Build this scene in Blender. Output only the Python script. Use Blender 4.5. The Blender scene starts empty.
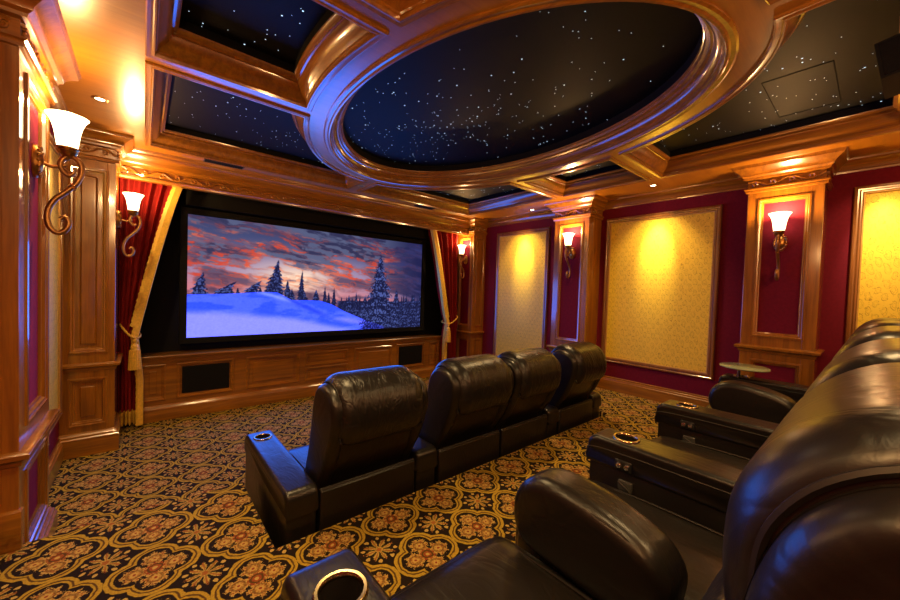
import bpy, bmesh, math, random
import numpy as np
from mathutils import Vector, Matrix
from mathutils.geometry import tessellate_polygon

sc = bpy.context.scene
C = sc.collection
PI = math.pi
random.seed(7)

# ------------------------------------------------------------------ levels (camera at the origin, metres)
ZF, ZP, ZS = -1.435, -1.165, 1.17          # lower floor, platform, ceiling soffit
XL, XR, YF, YB = -0.5, 4.4, 4.9, -0.75     # wall faces
CX, CY = 1.92, 2.0                         # centre of the coffered ceiling

# ------------------------------------------------------------------ node helpers
def new_mat(name):
    m = bpy.data.materials.new(name)
    m.use_nodes = True
    nt = m.node_tree
    for n in list(nt.nodes):
        nt.nodes.remove(n)
    out = nt.nodes.new('ShaderNodeOutputMaterial')
    b = nt.nodes.new('ShaderNodeBsdfPrincipled')
    nt.links.new(b.outputs[0], out.inputs[0])
    return m, nt, b

class G:
    """small expression helper over math nodes"""
    def __init__(s, nt): s.nt = nt
    def node(s, t, **k):
        n = s.nt.nodes.new(t)
        for a, v in k.items(): setattr(n, a, v)
        return n
    def put(s, sock, v):
        if isinstance(v, bpy.types.NodeSocket): s.nt.links.new(v, sock)
        else: sock.default_value = v
    def m(s, op, a, b=None, c=None):
        n = s.node('ShaderNodeMath', operation=op)
        s.put(n.inputs[0], a)
        if b is not None: s.put(n.inputs[1], b)
        if c is not None: s.put(n.inputs[2], c)
        return n.outputs[0]
    def step(s, lo, hi, x):
        n = s.node('ShaderNodeMapRange', interpolation_type='SMOOTHSTEP')
        s.put(n.inputs['Value'], x)
        n.inputs['From Min'].default_value = lo; n.inputs['From Max'].default_value = hi
        n.inputs['To Min'].default_value = 0; n.inputs['To Max'].default_value = 1
        return n.outputs[0]
    def mix(s, f, a, b):
        n = s.node('ShaderNodeMix', data_type='RGBA')
        s.put(n.inputs[0], f)
        for i, v in ((6, a), (7, b)):
            if isinstance(v, bpy.types.NodeSocket): s.nt.links.new(v, n.inputs[i])
            else: n.inputs[i].default_value = (*v, 1)
        return n.outputs[2]
    def noise(s, vec, scale, detail=3, rough=.5, dist=0.):
        n = s.node('ShaderNodeTexNoise')
        if vec is not None: s.nt.links.new(vec, n.inputs['Vector'])
        n.inputs['Scale'].default_value = scale; n.inputs['Detail'].default_value = detail
        n.inputs['Roughness'].default_value = rough; n.inputs['Distortion'].default_value = dist
        return n.outputs[0]
    def mapping(s, vec, scale=(1, 1, 1), loc=(0, 0, 0), rot=(0, 0, 0)):
        n = s.node('ShaderNodeMapping')
        s.nt.links.new(vec, n.inputs[0])
        n.inputs['Scale'].default_value = scale; n.inputs['Location'].default_value = loc
        n.inputs['Rotation'].default_value = rot
        return n.outputs[0]
    def bump(s, h, strength, dist=.01):
        n = s.node('ShaderNodeBump')
        s.nt.links.new(h, n.inputs['Height'])
        n.inputs['Strength'].default_value = strength; n.inputs['Distance'].default_value = dist
        return n.outputs[0]
    def pos(s): return s.node('ShaderNodeNewGeometry').outputs['Position']
    def obj(s): return s.node('ShaderNodeTexCoord').outputs['Object']

def plain(name, col, rough=.5, metal=0., coat=0., emit=None, es=0., spec=.5, noise=0.):
    m, nt, b = new_mat(name); g = G(nt)
    b.inputs['Base Color'].default_value = (*col, 1)
    if noise:
        f = g.noise(g.obj(), 60, 3)
        nt.links.new(g.mix(f, tuple(c * (1 - noise) for c in col), tuple(c * (1 + noise) for c in col)), b.inputs['Base Color'])
    b.inputs['Roughness'].default_value = rough; b.inputs['Metallic'].default_value = metal
    b.inputs['Specular IOR Level'].default_value = spec
    if coat:
        b.inputs['Coat Weight'].default_value = coat; b.inputs['Coat Roughness'].default_value = .12
    if emit:
        b.inputs['Emission Color'].default_value = (*emit, 1); b.inputs['Emission Strength'].default_value = es
    return m

def wood(name, axis, dark=(.15, .048, .004), light=(.37, .138, .009), rough=.3, coat=.12):
    m, nt, b = new_mat(name); g = G(nt)
    s = [26, 26, 26]; s['xyz'.index(axis)] = 1.6
    v = g.mapping(g.pos(), tuple(s))
    n1 = g.noise(v, 1.0, 5, .6, .6)
    n2 = g.noise(g.mapping(g.pos(), tuple(k * 5 for k in s)), 1.0, 2)
    n3 = g.noise(g.pos(), 2.2, 2)
    f = g.m('ADD', g.m('MULTIPLY', n1, .65), g.m('MULTIPLY', n2, .2))
    f = g.m('ADD', f, g.m('MULTIPLY', n3, .25))
    f = g.step(.3, .8, f)
    nt.links.new(g.mix(f, dark, light), b.inputs['Base Color'])
    b.inputs['Roughness'].default_value = rough
    b.inputs['Coat Weight'].default_value = 1.; b.inputs['Coat Roughness'].default_value = coat; b.inputs['Coat IOR'].default_value = 1.7
    nt.links.new(g.bump(n2, .06, .002), b.inputs['Normal'])
    return m

def leather(name, crease=.32):
    m, nt, b = new_mat(name); g = G(nt)
    p = g.obj()
    n = g.noise(p, 3.5, 2)
    nt.links.new(g.mix(n, (.006, .005, .0045), (.013, .010, .008)), b.inputs['Base Color'])
    b.inputs['Roughness'].default_value = .33
    b.inputs['Specular IOR Level'].default_value = .34
    b.inputs['Coat Weight'].default_value = .18; b.inputs['Coat Roughness'].default_value = .27; b.inputs['Coat IOR'].default_value = 1.5
    c0 = g.noise(g.mapping(p, (11, 4.5, 4.5), rot=(0, .3, .35)), 1.0, 3, .55, 1.4)
    cre = g.m('SUBTRACT', 1., g.step(.0, .10, g.m('ABSOLUTE', g.m('SUBTRACT', c0, .5))))      # thin creases fanning over the cushions
    cre = g.m('ADD', g.m('MULTIPLY', cre, -.55), g.m('MULTIPLY', c0, .9))
    gr = g.node('ShaderNodeTexVoronoi'); nt.links.new(p, gr.inputs['Vector']); gr.inputs['Scale'].default_value = 420
    h = g.m('ADD', g.m('MULTIPLY', cre, 1.), g.m('MULTIPLY', gr.outputs['Distance'], .05))
    nt.links.new(g.bump(h, crease, .014), b.inputs['Normal'])
    return m

def velvet(name, col, dark):
    m, nt, b = new_mat(name); g = G(nt)
    n = g.noise(g.pos(), 40, 3)
    nt.links.new(g.mix(n, dark, col), b.inputs['Base Color'])
    b.inputs['Roughness'].default_value = .85
    b.inputs['Specular IOR Level'].default_value = .2
    b.inputs['Sheen Weight'].default_value = .25; b.inputs['Sheen Roughness'].default_value = .4
    b.inputs['Sheen Tint'].default_value = (*[min(1, c * 3) for c in col], 1)
    return m

def damask(name):
    m, nt, b = new_mat(name); g = G(nt)
    p = g.pos()
    sp = g.node('ShaderNodeSeparateXYZ'); nt.links.new(p, sp.inputs[0])
    wob = g.m('MULTIPLY', g.m('SUBTRACT', g.noise(p, 30, 3), .5), 3.6)
    U = g.m('ADD', g.m('MULTIPLY', sp.outputs[1], 2 * PI / .085), wob)
    V = g.m('ADD', g.m('MULTIPLY', sp.outputs[2], 2 * PI / .11), wob)
    og = g.m('ADD', g.m('MULTIPLY', g.m('COSINE', U), g.m('COSINE', V)), g.m('MULTIPLY', g.m('COSINE', g.m('MULTIPLY', U, 2.)), .35))
    vines = g.m('SUBTRACT', 1., g.step(.04, .22, g.m('ABSOLUTE', g.m('SUBTRACT', og, .1))))
    hearts = g.m('SUBTRACT', 1., g.step(.03, .10, g.m('ABSOLUTE', g.m('SUBTRACT', og, .85))))
    vo = g.node('ShaderNodeTexVoronoi'); nt.links.new(p, vo.inputs['Vector']); vo.inputs['Scale'].default_value = 60
    spk = g.m('SUBTRACT', 1., g.step(.12, .3, vo.outputs['Distance']))
    f = g.m('MAXIMUM', g.m('MAXIMUM', vines, hearts), g.m('MULTIPLY', spk, .55))
    brk = g.step(.38, .62, g.noise(p, 55, 2))
    f = g.m('MULTIPLY', f, g.m('ADD', g.m('MULTIPLY', brk, .55), .42))
    nt.links.new(g.mix(f, (.76, .53, .050), (.33, .20, .014)), b.inputs['Base Color'])
    b.inputs['Roughness'].default_value = .5
    b.inputs['Specular IOR Level'].default_value = .35
    nt.links.new(g.bump(f, .15, .002), b.inputs['Normal'])
    return m

def carpet(name):
    m, nt, b = new_mat(name); g = G(nt)
    P = .306
    p = g.pos()
    sp = g.node('ShaderNodeSeparateXYZ'); nt.links.new(p, sp.inputs[0])
    # the carpet goes over the step: the run on the lower level starts half a repeat later
    low = g.m('LESS_THAN', sp.outputs[2], -1.3)
    y = g.m('SUBTRACT', sp.outputs[1], g.m('MULTIPLY', low, .142))
    wx = g.m('MULTIPLY', g.m('SUBTRACT', g.noise(p, 30, 2), .5), .05)
    wy = g.m('MULTIPLY', g.m('SUBTRACT', g.noise(g.mapping(p, loc=(7, 3, 1)), 30, 2), .5), .05)
    def cell(c, o):
        return g.m('SUBTRACT', g.m('FRACT', g.m('ADD', g.m('DIVIDE', g.m('SUBTRACT', c, o), P), 100.5)), .5)
    u = g.m('ADD', cell(sp.outputs[0], .043), wx); v = g.m('ADD', cell(y, 1.535), wy)
    au, av = g.m('ABSOLUTE', u), g.m('ABSOLUTE', v)
    mx, mn = g.m('MAXIMUM', au, av), g.m('MINIMUM', au, av)
    def hyp(a, c): return g.m('SQRT', g.m('ADD', g.m('MULTIPLY', a, a), g.m('MULTIPLY', c, c)))
    lob = g.m('SUBTRACT', hyp(g.m('SUBTRACT', mx, .215), mn), .195)
    cen = g.m('SUBTRACT', hyp(mx, mn), .25)
    d = g.m('MINIMUM', lob, cen)
    r = hyp(mx, mn)
    lr = hyp(g.m('SUBTRACT', mx, .205), mn)                      # distance from the middle of a lobe
    ang = g.m('ARCTAN2', mn, g.m('SUBTRACT', mx, .205))
    ang0 = g.m('ARCTAN2', v, u)
    fine = g.noise(p, 150, 2, .6)
    fn = g.m('SUBTRACT', fine, .5)
    black, gold, line = (.012, .007, .006), (.46, .30, .032), (.09, .045, .012)
    pale, rust, red, olive = (.48, .33, .09), (.30, .10, .022), (.24, .035, .015), (.24, .18, .03)
    # gold ground with thin dark contour lines round every medallion
    ground = g.mix(g.step(.35, .65, fine), tuple(c * .75 for c in gold), gold)
    l1 = g.m('SUBTRACT', 1., g.step(.006, .016, g.m('ABSOLUTE', g.m('SUBTRACT', d, .036))))
    col = g.mix(l1, ground, line)
    # corner motif: black diamond with a leaf cross
    cu, cv = g.m('SUBTRACT', .5, au), g.m('SUBTRACT', .5, av)
    rr = hyp(cu, cv)
    an = g.m('ARCTAN2', cv, cu)
    ins = g.step(.085, .097, d)
    leaf = g.m('ADD', .160, g.m('MULTIPLY', g.m('COSINE', g.m('MULTIPLY', an, 8.)), .055))
    leaf2 = g.m('ADD', leaf, g.m('MULTIPLY', fn, .16))
    lf = g.m('SUBTRACT', 1., g.step(-.012, .012, g.m('SUBTRACT', rr, leaf2)))
    vein = g.step(.75, .95, g.m('COSINE', g.m('MULTIPLY', an, 8.)))
    hollow = g.m('MULTIPLY', g.step(-.2, -.6, g.m('COSINE', g.m('MULTIPLY', an, 8.))), g.step(.05, .07, rr))
    c2 = g.mix(lf, black, g.mix(vein, g.mix(g.step(.4, .6, fine), olive, pale), rust))
    c2 = g.mix(g.m('MULTIPLY', hollow, lf), c2, black)
    br = g.m('DIVIDE', g.m('SUBTRACT', rr, g.m('ADD', .232, g.m('MULTIPLY', fn, .05))), .034)
    tips = g.m('SUBTRACT', 1., g.step(.7, 1.1, g.m('ADD', g.m('MULTIPLY', br, br), g.m('DIVIDE', g.m('ADD', 1., g.m('COSINE', g.m('MULTIPLY', an, 8.))), .45))))
    c2 = g.mix(tips, c2, pale)
    c2 = g.mix(g.m('SUBTRACT', 1., g.step(.03, .045, rr)), c2, rust)
    col = g.mix(ins, col, c2)
    # medallion: black quatrefoil, in each lobe a leafy palmette with a red heart
    col = g.mix(g.m('SUBTRACT', 1., g.step(-.006, .006, d)), col, black)
    pal = g.m('ADD', .128, g.m('ADD', g.m('MULTIPLY', g.m('COSINE', g.m('MULTIPLY', ang, 7.)), .02), g.m('MULTIPLY', fn, .17)))
    inp = g.m('SUBTRACT', 1., g.step(-.01, .01, g.m('SUBTRACT', lr, pal)))
    pc = g.mix(g.step(.4, .6, fine), rust, pale)
    ring = g.m('SUBTRACT', 1., g.step(.008, .02, g.m('ABSOLUTE', g.m('SUBTRACT', lr, .075))))
    pc = g.mix(g.m('MULTIPLY', ring, .6), pc, line)
    pc = g.mix(g.m('SUBTRACT', 1., g.step(.03, .05, lr)), pc, pale)
    pc = g.mix(g.m('SUBTRACT', 1., g.step(.012, .024, lr)), pc, red)
    col = g.mix(inp, col, pc)
    cr = g.m('ADD', .10, g.m('MULTIPLY', g.m('COSINE', g.m('MULTIPLY', ang0, 8.)), .014))
    cin = g.m('SUBTRACT', 1., g.step(-.008, .008, g.m('SUBTRACT', r, cr)))
    cc = g.mix(g.m('SUBTRACT', 1., g.step(.008, .016, g.m('ABSOLUTE', g.m('SUBTRACT', r, .07)))), g.mix(g.step(.4, .6, fine), red, rust), line)
    cc = g.mix(g.m('SUBTRACT', 1., g.step(.02, .035, r)), cc, pale)
    col = g.mix(cin, col, cc)
    pile = g.noise(p, 700, 2)
    nt.links.new(g.mix(g.m('MULTIPLY', pile, .3), col, (.02, .012, .006)), b.inputs['Base Color'])
    b.inputs['Roughness'].default_value = .95; b.inputs['Specular IOR Level'].default_value = .1
    nt.links.new(g.bump(g.m('ADD', pile, g.m('MULTIPLY', fine, .6)), .5, .004), b.inputs['Normal'])
    return m

WV, WX, WY = wood('varnished_wood_v', 'z'), wood('varnished_wood_x', 'x'), wood('varnished_wood_y', 'y')
WSOF = wood('soffit_veneer', 'x', (.33, .120, .006), (.46, .178, .009), .34, .2)
LEATHER = leather('black_leather', .10)
CREASED = leather('creased_black_leather', .32)
SEAM = plain('leather_seam', (.010, .008, .007), .45)
CRIMSON = velvet('crimson_fabric', (.17, .006, .022), (.10, .003, .014))
CURTAIN = velvet('red_velvet', (.26, .012, .010), (.16, .006, .006))
GOLDTRIM = plain('gold_trim', (.72, .43, .05), .55, noise=.35)
DAMASK = damask('gold_damask')
CARPET = carpet('medallion_carpet')
BLACKF = plain('black_fabric', (.008, .008, .009), .9, spec=.1, noise=.2)
BLACKP = plain('black_plastic', (.012, .012, .014), .3)
STARB = plain('star_panel_fabric', (.0045, .0045, .0055), .55, spec=.09, noise=.15)
BRASS = plain('antique_brass', (.48, .27, .08), .32, 1., noise=.3)
BRONZE = plain('scroll_bronze', (.40, .21, .08), .35, .85, noise=.2)
CHROME = plain('chrome', (.75, .74, .72), .15, 1.)
CUPIN = plain('cup_inside', (.02, .018, .016), .4, .3)
GILT = wood('gilt_frame', 'z', (.12, .040, .008), (.30, .110, .02), .32)
GILTIN = plain('gilt_inner_bead', (.50, .29, .08), .35, .4, noise=.25)
GREYF = plain('speaker_cloth', (.010, .010, .012), .95, spec=.05, noise=.3)
SHADE = plain('alabaster_glass', (.9, .8, .62), .4, emit=(1., .74, .38), es=7.)
LENS = plain('lamp_lens', (.9, .9, .85), .3, emit=(1., .85, .62), es=14.)
VENTM = plain('vent_metal', (.06, .04, .025), .5)
STAR = plain('star_fibre', (.2, .25, .3), .5, emit=(.55, .75, 1.), es=1.5)
STARB.cycles.emission_sampling = 'NONE'; STAR.cycles.emission_sampling = 'NONE'

def table_glass():
    m, nt, b = new_mat('frosted_glass')
    b.inputs['Base Color'].default_value = (.42, .50, .30, 1)
    b.inputs['Roughness'].default_value = .18
    b.inputs['Transmission Weight'].default_value = .35
    b.inputs['Coat Weight'].default_value = .5
    return m
TGLASS = table_glass()

# ------------------------------------------------------------------ mesh helpers
class MB:
    def __init__(s): s.v = []; s.f = []
    def add(s, vs, fs):
        o = len(s.v); s.v += [tuple(map(float, p)) for p in vs]; s.f += [tuple(i + o for i in f) for f in fs]; return s
    def box(s, x0, x1, y0, y1, z0, z1, bev=0., seg=2):
        if x0 > x1: x0, x1 = x1, x0
        if y0 > y1: y0, y1 = y1, y0
        bm = bmesh.new(); bmesh.ops.create_cube(bm, size=1)
        for v in bm.verts:
            v.co = ((x0 + x1) / 2 + v.co.x * (x1 - x0), (y0 + y1) / 2 + v.co.y * (y1 - y0), (z0 + z1) / 2 + v.co.z * (z1 - z0))
        if bev: bmesh.ops.bevel(bm, geom=bm.edges[:], offset=bev, segments=seg, affect='EDGES', profile=.5)
        s.bm(bm); return s
    def bm(s, bm):
        bm.verts.index_update()
        s.add([v.co[:] for v in bm.verts], [[v.index for v in f.verts] for f in bm.faces]); bm.free()
    def lathe(s, prof, c=(0, 0, 0), n=24, ax='z', cap=True):
        vs, fs = [], []
        for r, h in prof:
            for k in range(n):
                a = 2 * PI * k / n; p = (r * math.cos(a), r * math.sin(a), h)
                if ax == 'x': p = (h, p[0], p[1])
                if ax == 'y': p = (p[0], h, p[1])
                vs.append((p[0] + c[0], p[1] + c[1], p[2] + c[2]))
        m = len(prof)
        for i in range(m - 1):
            for k in range(n):
                fs.append((i * n + k, i * n + (k + 1) % n, (i + 1) * n + (k + 1) % n, (i + 1) * n + k))
        if cap:
            fs.append(tuple(range(n))[::-1]); fs.append(tuple((m - 1) * n + k for k in range(n)))
        return s.add(vs, fs)
    def tube(s, pts, r, n=10, cyc=False):
        pts = [Vector(p) for p in pts]; m = len(pts)
        rs = r if isinstance(r, (list, tuple)) else [r] * m
        vs, fs = [], []
        prev = None
        for i, p in enumerate(pts):
            a = pts[(i - 1) % m] if (i or cyc) else p
            b = pts[(i + 1) % m] if (i < m - 1 or cyc) else p
            t = (b - a).normalized()
            if prev is None:
                ref = Vector((0, 0, 1)) if abs(t.z) < .9 else Vector((1, 0, 0))
                u = t.cross(ref).normalized()
            else:
                u = (prev - t * prev.dot(t)).normalized()
            prev = u; w = t.cross(u)
            for k in range(n):
                an = 2 * PI * k / n
                vs.append(p + (u * math.cos(an) + w * math.sin(an)) * rs[i])
        for i in range(m if cyc else m - 1):
            j = (i + 1) % m
            for k in range(n):
                fs.append((i * n + k, i * n + (k + 1) % n, j * n + (k + 1) % n, j * n + k))
        if not cyc:
            fs.append(tuple(range(n))[::-1]); fs.append(tuple((m - 1) * n + k for k in range(n)))
        return s.add(vs, fs)
    def grid(s, rows, close_u=False):
        m, n = len(rows), len(rows[0])
        vs = [p for r in rows for p in r]; fs = []
        for i in range(m - 1):
            for k in range(n if close_u else n - 1):
                fs.append((i * n + k, i * n + (k + 1) % n, (i + 1) * n + (k + 1) % n, (i + 1) * n + k))
        return s.add(vs, fs)
    def loft_x(s, prof, x0, x1, r, n=6, rr=None):
        """a padded roll: closed (y,z) profile run along x, its two ends rounded by insetting"""
        P = [Vector((a, b)) for a, b in prof]; m = len(P)
        ar = sum(P[i].x * P[(i + 1) % m].y - P[(i + 1) % m].x * P[i].y for i in range(m))
        N = []
        for i in range(m):
            t = (P[(i + 1) % m] - P[i - 1]).normalized()
            N.append(Vector((-t.y, t.x)) * (1 if ar > 0 else -1))
        rr = rr or r
        rows = []
        ks = [(x0 + r * (1 - math.cos(a)), rr * (1 - math.sin(a))) for a in [PI / 2 * i / n for i in range(n + 1)]]
        ks += [(x0 + r + (x1 - x0 - 2 * r) * t, 0) for t in (.25, .5, .75)]
        ks += [(x1 - r * (1 - math.cos(a)), rr * (1 - math.sin(a))) for a in [PI / 2 * (n - i) / n for i in range(n + 1)]]
        for x, d in ks:
            rows.append([(x, *(P[i] + N[i] * d)) for i in range(m)])
        s.grid(rows, True)
        k = len(s.v) - len(rows) * m
        s.f.append(tuple(k + i for i in range(m))[::-1]); s.f.append(tuple(k + (len(rows) - 1) * m + i for i in range(m)))
        return s
    def cushion(s, x0, x1, y0, y1, z0, z1, r, puff=0., n=10, R=None):
        c = Vector(((x0 + x1) / 2, (y0 + y1) / 2, (z0 + z1) / 2)); h = Vector(((x1 - x0) / 2, (y1 - y0) / 2, (z1 - z0) / 2))
        bm = bmesh.new(); bmesh.ops.create_cube(bm, size=2)
        bmesh.ops.subdivide_edges(bm, edges=bm.edges[:], cuts=n, use_grid_fill=True)
        for v in bm.verts:
            q = Vector([math.copysign(abs(math.sin(abs(t) * PI / 2)) ** .75, t) for t in v.co])
            p = Vector((q.x * h.x, q.y * h.y, q.z * h.z))
            inn = Vector([max(-h[i] + r, min(h[i] - r, p[i])) for i in range(3)])
            d = p - inn
            if d.length > 1e-9: p = inn + d.normalized() * r
            e = [1 - abs(v.co[i]) ** 2 for i in range(3)]
            for i in range(3):
                j, k = (i + 1) % 3, (i + 2) % 3
                p[i] += math.copysign(1, v.co[i]) * (abs(v.co[i]) ** 3) * puff * max(e[j], 0) * max(e[k], 0)
            if R: p = R @ p
            v.co = c + p
        s.bm(bm); return s
    def build(s, name, mat, parent=None, smooth=40, loc=None):
        me = bpy.data.meshes.new(name)
        me.from_pydata(s.v, [], s.f); me.validate()
        b = bmesh.new(); b.from_mesh(me); bmesh.ops.recalc_face_normals(b, faces=b.faces[:]); b.to_mesh(me); b.free()
        me.materials.append(mat)
        o = bpy.data.objects.new(name, me); C.objects.link(o)
        if parent: o.parent = parent
        if loc: o.location = loc
        if smooth:
            me.polygons.foreach_set('use_smooth', [True] * len(me.polygons))
            me.set_sharp_from_angle(angle=math.radians(smooth))
        return o

def empty(name, loc, label, cat, group=None, rz=0., kind=None):
    o = bpy.data.objects.new(name, None); C.objects.link(o)
    o.location = loc; o.rotation_euler = (0, 0, rz); o.empty_display_size = .1
    return tag(o, label, cat, group, kind)
def tag(o, label=None, cat=None, group=None, kind=None):
    if label: o['label'] = label
    if cat: o['category'] = cat
    if group: o['group'] = group
    if kind: o['kind'] = kind
    return o
def struct(o, label, cat='wall'): return tag(o, label, cat, None, 'structure')

def copy_tree(o, parent=None):
    c = o.copy(); C.objects.link(c)
    if parent: c.parent = parent
    for ch in [k for k in bpy.data.objects if k.parent == o]:
        copy_tree(ch, c)
    return c

def catmull(pts, n=8, cyc=False):
    P = [Vector(p) for p in pts]; m = len(P); out = []
    for i in range(m if cyc else m - 1):
        a = P[(i - 1) % m] if (cyc or i) else P[0]
        b, c = P[i], P[(i + 1) % m]
        d = P[(i + 2) % m] if (cyc or i < m - 2) else P[-1]
        for k in range(n):
            t = k / n
            out.append(.5 * ((2 * b) + (c - a) * t + (2 * a - 5 * b + 4 * c - d) * t * t + (3 * b - a - 3 * c + d) * t ** 3))
    if not cyc: out.append(P[-1])
    return out

def inset(poly, d):
    """mitred inward offset of a closed CCW polygon"""
    m = len(poly); out = []
    for i in range(m):
        a, b, c = Vector(poly[i - 1]), Vector(poly[i]), Vector(poly[(i + 1) % m])
        t1, t2 = (b - a).normalized(), (c - b).normalized()
        n1, n2 = Vector((-t1.y, t1.x)), Vector((-t2.y, t2.x))
        k = 1 + n1.dot(n2)
        out.append(b + (n1 + n2) * (d / max(k, .3)))
    return out
def sweep_closed(mb, poly, prof, fn):
    ar = sum(poly[i - 1][0] * poly[i][1] - poly[i][0] * poly[i - 1][1] for i in range(len(poly)))
    if ar < 0: poly = poly[::-1]
    rows = [[fn(p[0], p[1], h) for p in inset(poly, d)] for d, h in prof]
    mb.grid(rows, True); return mb
def sweep_open(mb, path, prof, fn):
    """path of 2D points, profile (outward to the left of travel, height)"""
    P = [Vector(p) for p in path]; m = len(P); N = []
    for i in range(m):
        t1 = (P[i] - P[i - 1]).normalized() if i else None
        t2 = (P[i + 1] - P[i]).normalized() if i < m - 1 else None
        n1 = Vector((-t1.y, t1.x)) if t1 else None; n2 = Vector((-t2.y, t2.x)) if t2 else None
        if n1 is None: N.append(n2)
        elif n2 is None: N.append(n1)
        else: N.append((n1 + n2) / max(1 + n1.dot(n2), .3))
    rows = [[fn(*(P[i] + N[i] * d), h) for i in range(m)] for d, h in prof]
    mb.grid(rows); return mb
def rect(a, b, c, d): return [(a, c), (b, c), (b, d), (a, d)]
def spiral(c, r0, r1, a0, a1, n=14):
    return [(c[0] + (r0 + (r1 - r0) * i / n) * math.cos(a0 + (a1 - a0) * i / n), c[1] + (r0 + (r1 - r0) * i / n) * math.sin(a0 + (a1 - a0) * i / n)) for i in range(n + 1)]
def carve(mb, x0, x1, zc, h, fn, step=None):
    """a run of carved acanthus scrolls between x0 and x1"""
    n = max(2, round((x1 - x0) / (step or h * 2.0))); w = (x1 - x0) / n
    for i in range(n):
        c = x0 + (i + .5) * w; s = 1 if i % 2 else -1
        pts = spiral((c - w * .15, zc + s * h * .05), h * .42, h * .08, -s * PI * .75, s * PI * 1.5)
        mb.tube([fn(a, b) for a, b in pts], [h * .17 * (1 - .5 * k / len(pts)) for k in range(len(pts))], 6)
        tail = [(c - w * .5, zc - s * h * .3), (c - w * .1, zc - s * h * .42), (c + w * .25, zc - s * h * .05), (c + w * .5, zc + s * h * .3)]
        mb.tube([fn(p.x, p.y) for p in catmull([(a, b, 0) for a, b in tail], 4)], h * .13, 6)
        for k in (-1, 1):
            lp = [(c + w * .28, zc + s * h * .1), (c + w * .36, zc + s * h * (.2 + .1 * k)), (c + w * (.40 + .06 * k), zc + s * h * .38)]
            mb.tube([fn(a, b) for a, b in lp], [h * .10, h * .09, h * .02], 6)

# ------------------------------------------------------------------ room shell
o = MB().box(XL - .3, XR + .3, 1.0, YF + .3, ZF - .1, ZF).build('floor', CARPET, smooth=0); struct(o, 'lower floor with gold and black medallion carpet in front of the screen', 'floor')

def poly_prism(mb, poly, z0, z1):
    n = len(poly)
    tri = tessellate_polygon([[Vector((x, y, 0)) for x, y in poly]])
    vs = [(x, y, z1) for x, y in poly] + [(x, y, z0) for x, y in poly]
    fs = [tuple(t) for t in tri] + [tuple(k + n for k in t[::-1]) for t in tri] + [(i, (i + 1) % n, (i + 1) % n + n, i + n) for i in range(n)]
    return mb.add(vs, fs)
NX0, NX1, NY0, NY1 = .45, 3.49, 1.66, 2.35
o = poly_prism(MB(), [(XL, YB), (XR, YB), (XR, NY1), (NX1, NY1), (NX1, NY0), (NX0, NY0), (NX0, NY1), (XL, NY1)], ZF - .05, ZP).build('floor_platform', CARPET, smooth=0)
struct(o, 'raised carpeted platform carrying the rear row, cut out around the front row', 'floor')

o = MB().box(XL, XR, YF, YF + .1, ZF, ZS + .3).build('wall_front', BLACKF, smooth=0); struct(o, 'black fabric wall around the projection screen')
o = MB().box(XR, XR + .1, YB, YF, ZF, ZS + .3).build('wall_right', CRIMSON, smooth=0); struct(o, 'crimson fabric wall with gold damask panels')
o = MB().box(XL - .1, XL, YB, YF, ZF, ZS + .3).build('wall_left', CRIMSON, smooth=0); struct(o, 'crimson fabric wall beside the near sconce')
o = MB().box(XL, XR, YB - .1, YB, ZF, ZS + .3).build('wall_back', CRIMSON, smooth=0); struct(o, 'crimson fabric wall behind the rear seats')

# ceiling: soffit with openings, mouldings swept round each opening, star panels above
AI, BI, AO, BO = .98, 1.52, 1.155, 1.71     # oval ring: inner and outer semi axes of its flat underside
RX0, RX1, RY0, RY1 = .03, 3.81, -.11, 4.11
def ell(a, b, t): return (CX + a * math.cos(t), CY + b * math.sin(t))
def ex(y): return AO * math.sqrt(max(0, 1 - ((y - CY) / BO) ** 2))
def ey(x): return BO * math.sqrt(max(0, 1 - ((x - CX) / AO) ** 2))
B1, B2, BX = .53, .39, .085                # beam edges measured from the centre lines: |y|in .47, out .61 ; |x| half width
YI, YO = .47, .61
def arc_pts(t0, t1, n):
    return [ell(AO, BO, t0 + (t1 - t0) * i / n) for i in range(n + 1)]
def tang(x, y): return math.atan2((y - CY) / BO, (x - CX) / AO)
holes = []
# corner coffers
for sx, sy in ((-1, 1), (1, 1), (1, -1), (-1, -1)):
    X = RX0 if sx < 0 else RX1; Y = RY1 if sy > 0 else RY0
    y1 = CY + sy * YO; x1 = CX + sx * BX
    a = tang(CX + sx * ex(y1), y1); b = tang(x1, CY + sy * ey(x1))
    if abs(a - b) > PI: b += 2 * PI if a > b else -2 * PI
    poly = [(X, y1)] + arc_pts(a, b, 24) + [(x1, Y), (X, Y)]
    holes.append(poly)
# middle coffers
for sx in (-1, 1):
    X = RX0 if sx < 0 else RX1
    y0, y1 = CY - YI, CY + YI
    a = tang(CX + sx * ex(y1), y1); b = tang(CX + sx * ex(y0), y0)
    if abs(a - b) > PI: b += 2 * PI if a > b else -2 * PI
    holes.append([(X, y1)] + arc_pts(a, b, 14) + [(X, y0)])
oval = [ell(AI, BI, 2 * PI * i / 96) for i in range(96)]
outer = [(XL - .1, YB - .1), (XR + .1, YB - .1), (XR + .1, YF + .1), (XL - .1, YF + .1)]
allh = holes + [oval]
tri = tessellate_polygon([[Vector((x, y, 0)) for x, y in p] for p in [outer] + allh])
mb = MB(); flat = [p for q in [outer] + allh for p in q]
mb.add([(x, y, ZS) for x, y in flat], [tuple(t) for t in tri])
ceil = mb.build('ceiling', WSOF, smooth=0); struct(ceil, 'coffered wooden ceiling with an oval star panel in its middle', 'ceiling')
fz = lambda x, y, h: (x, y, ZS + h)
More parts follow.
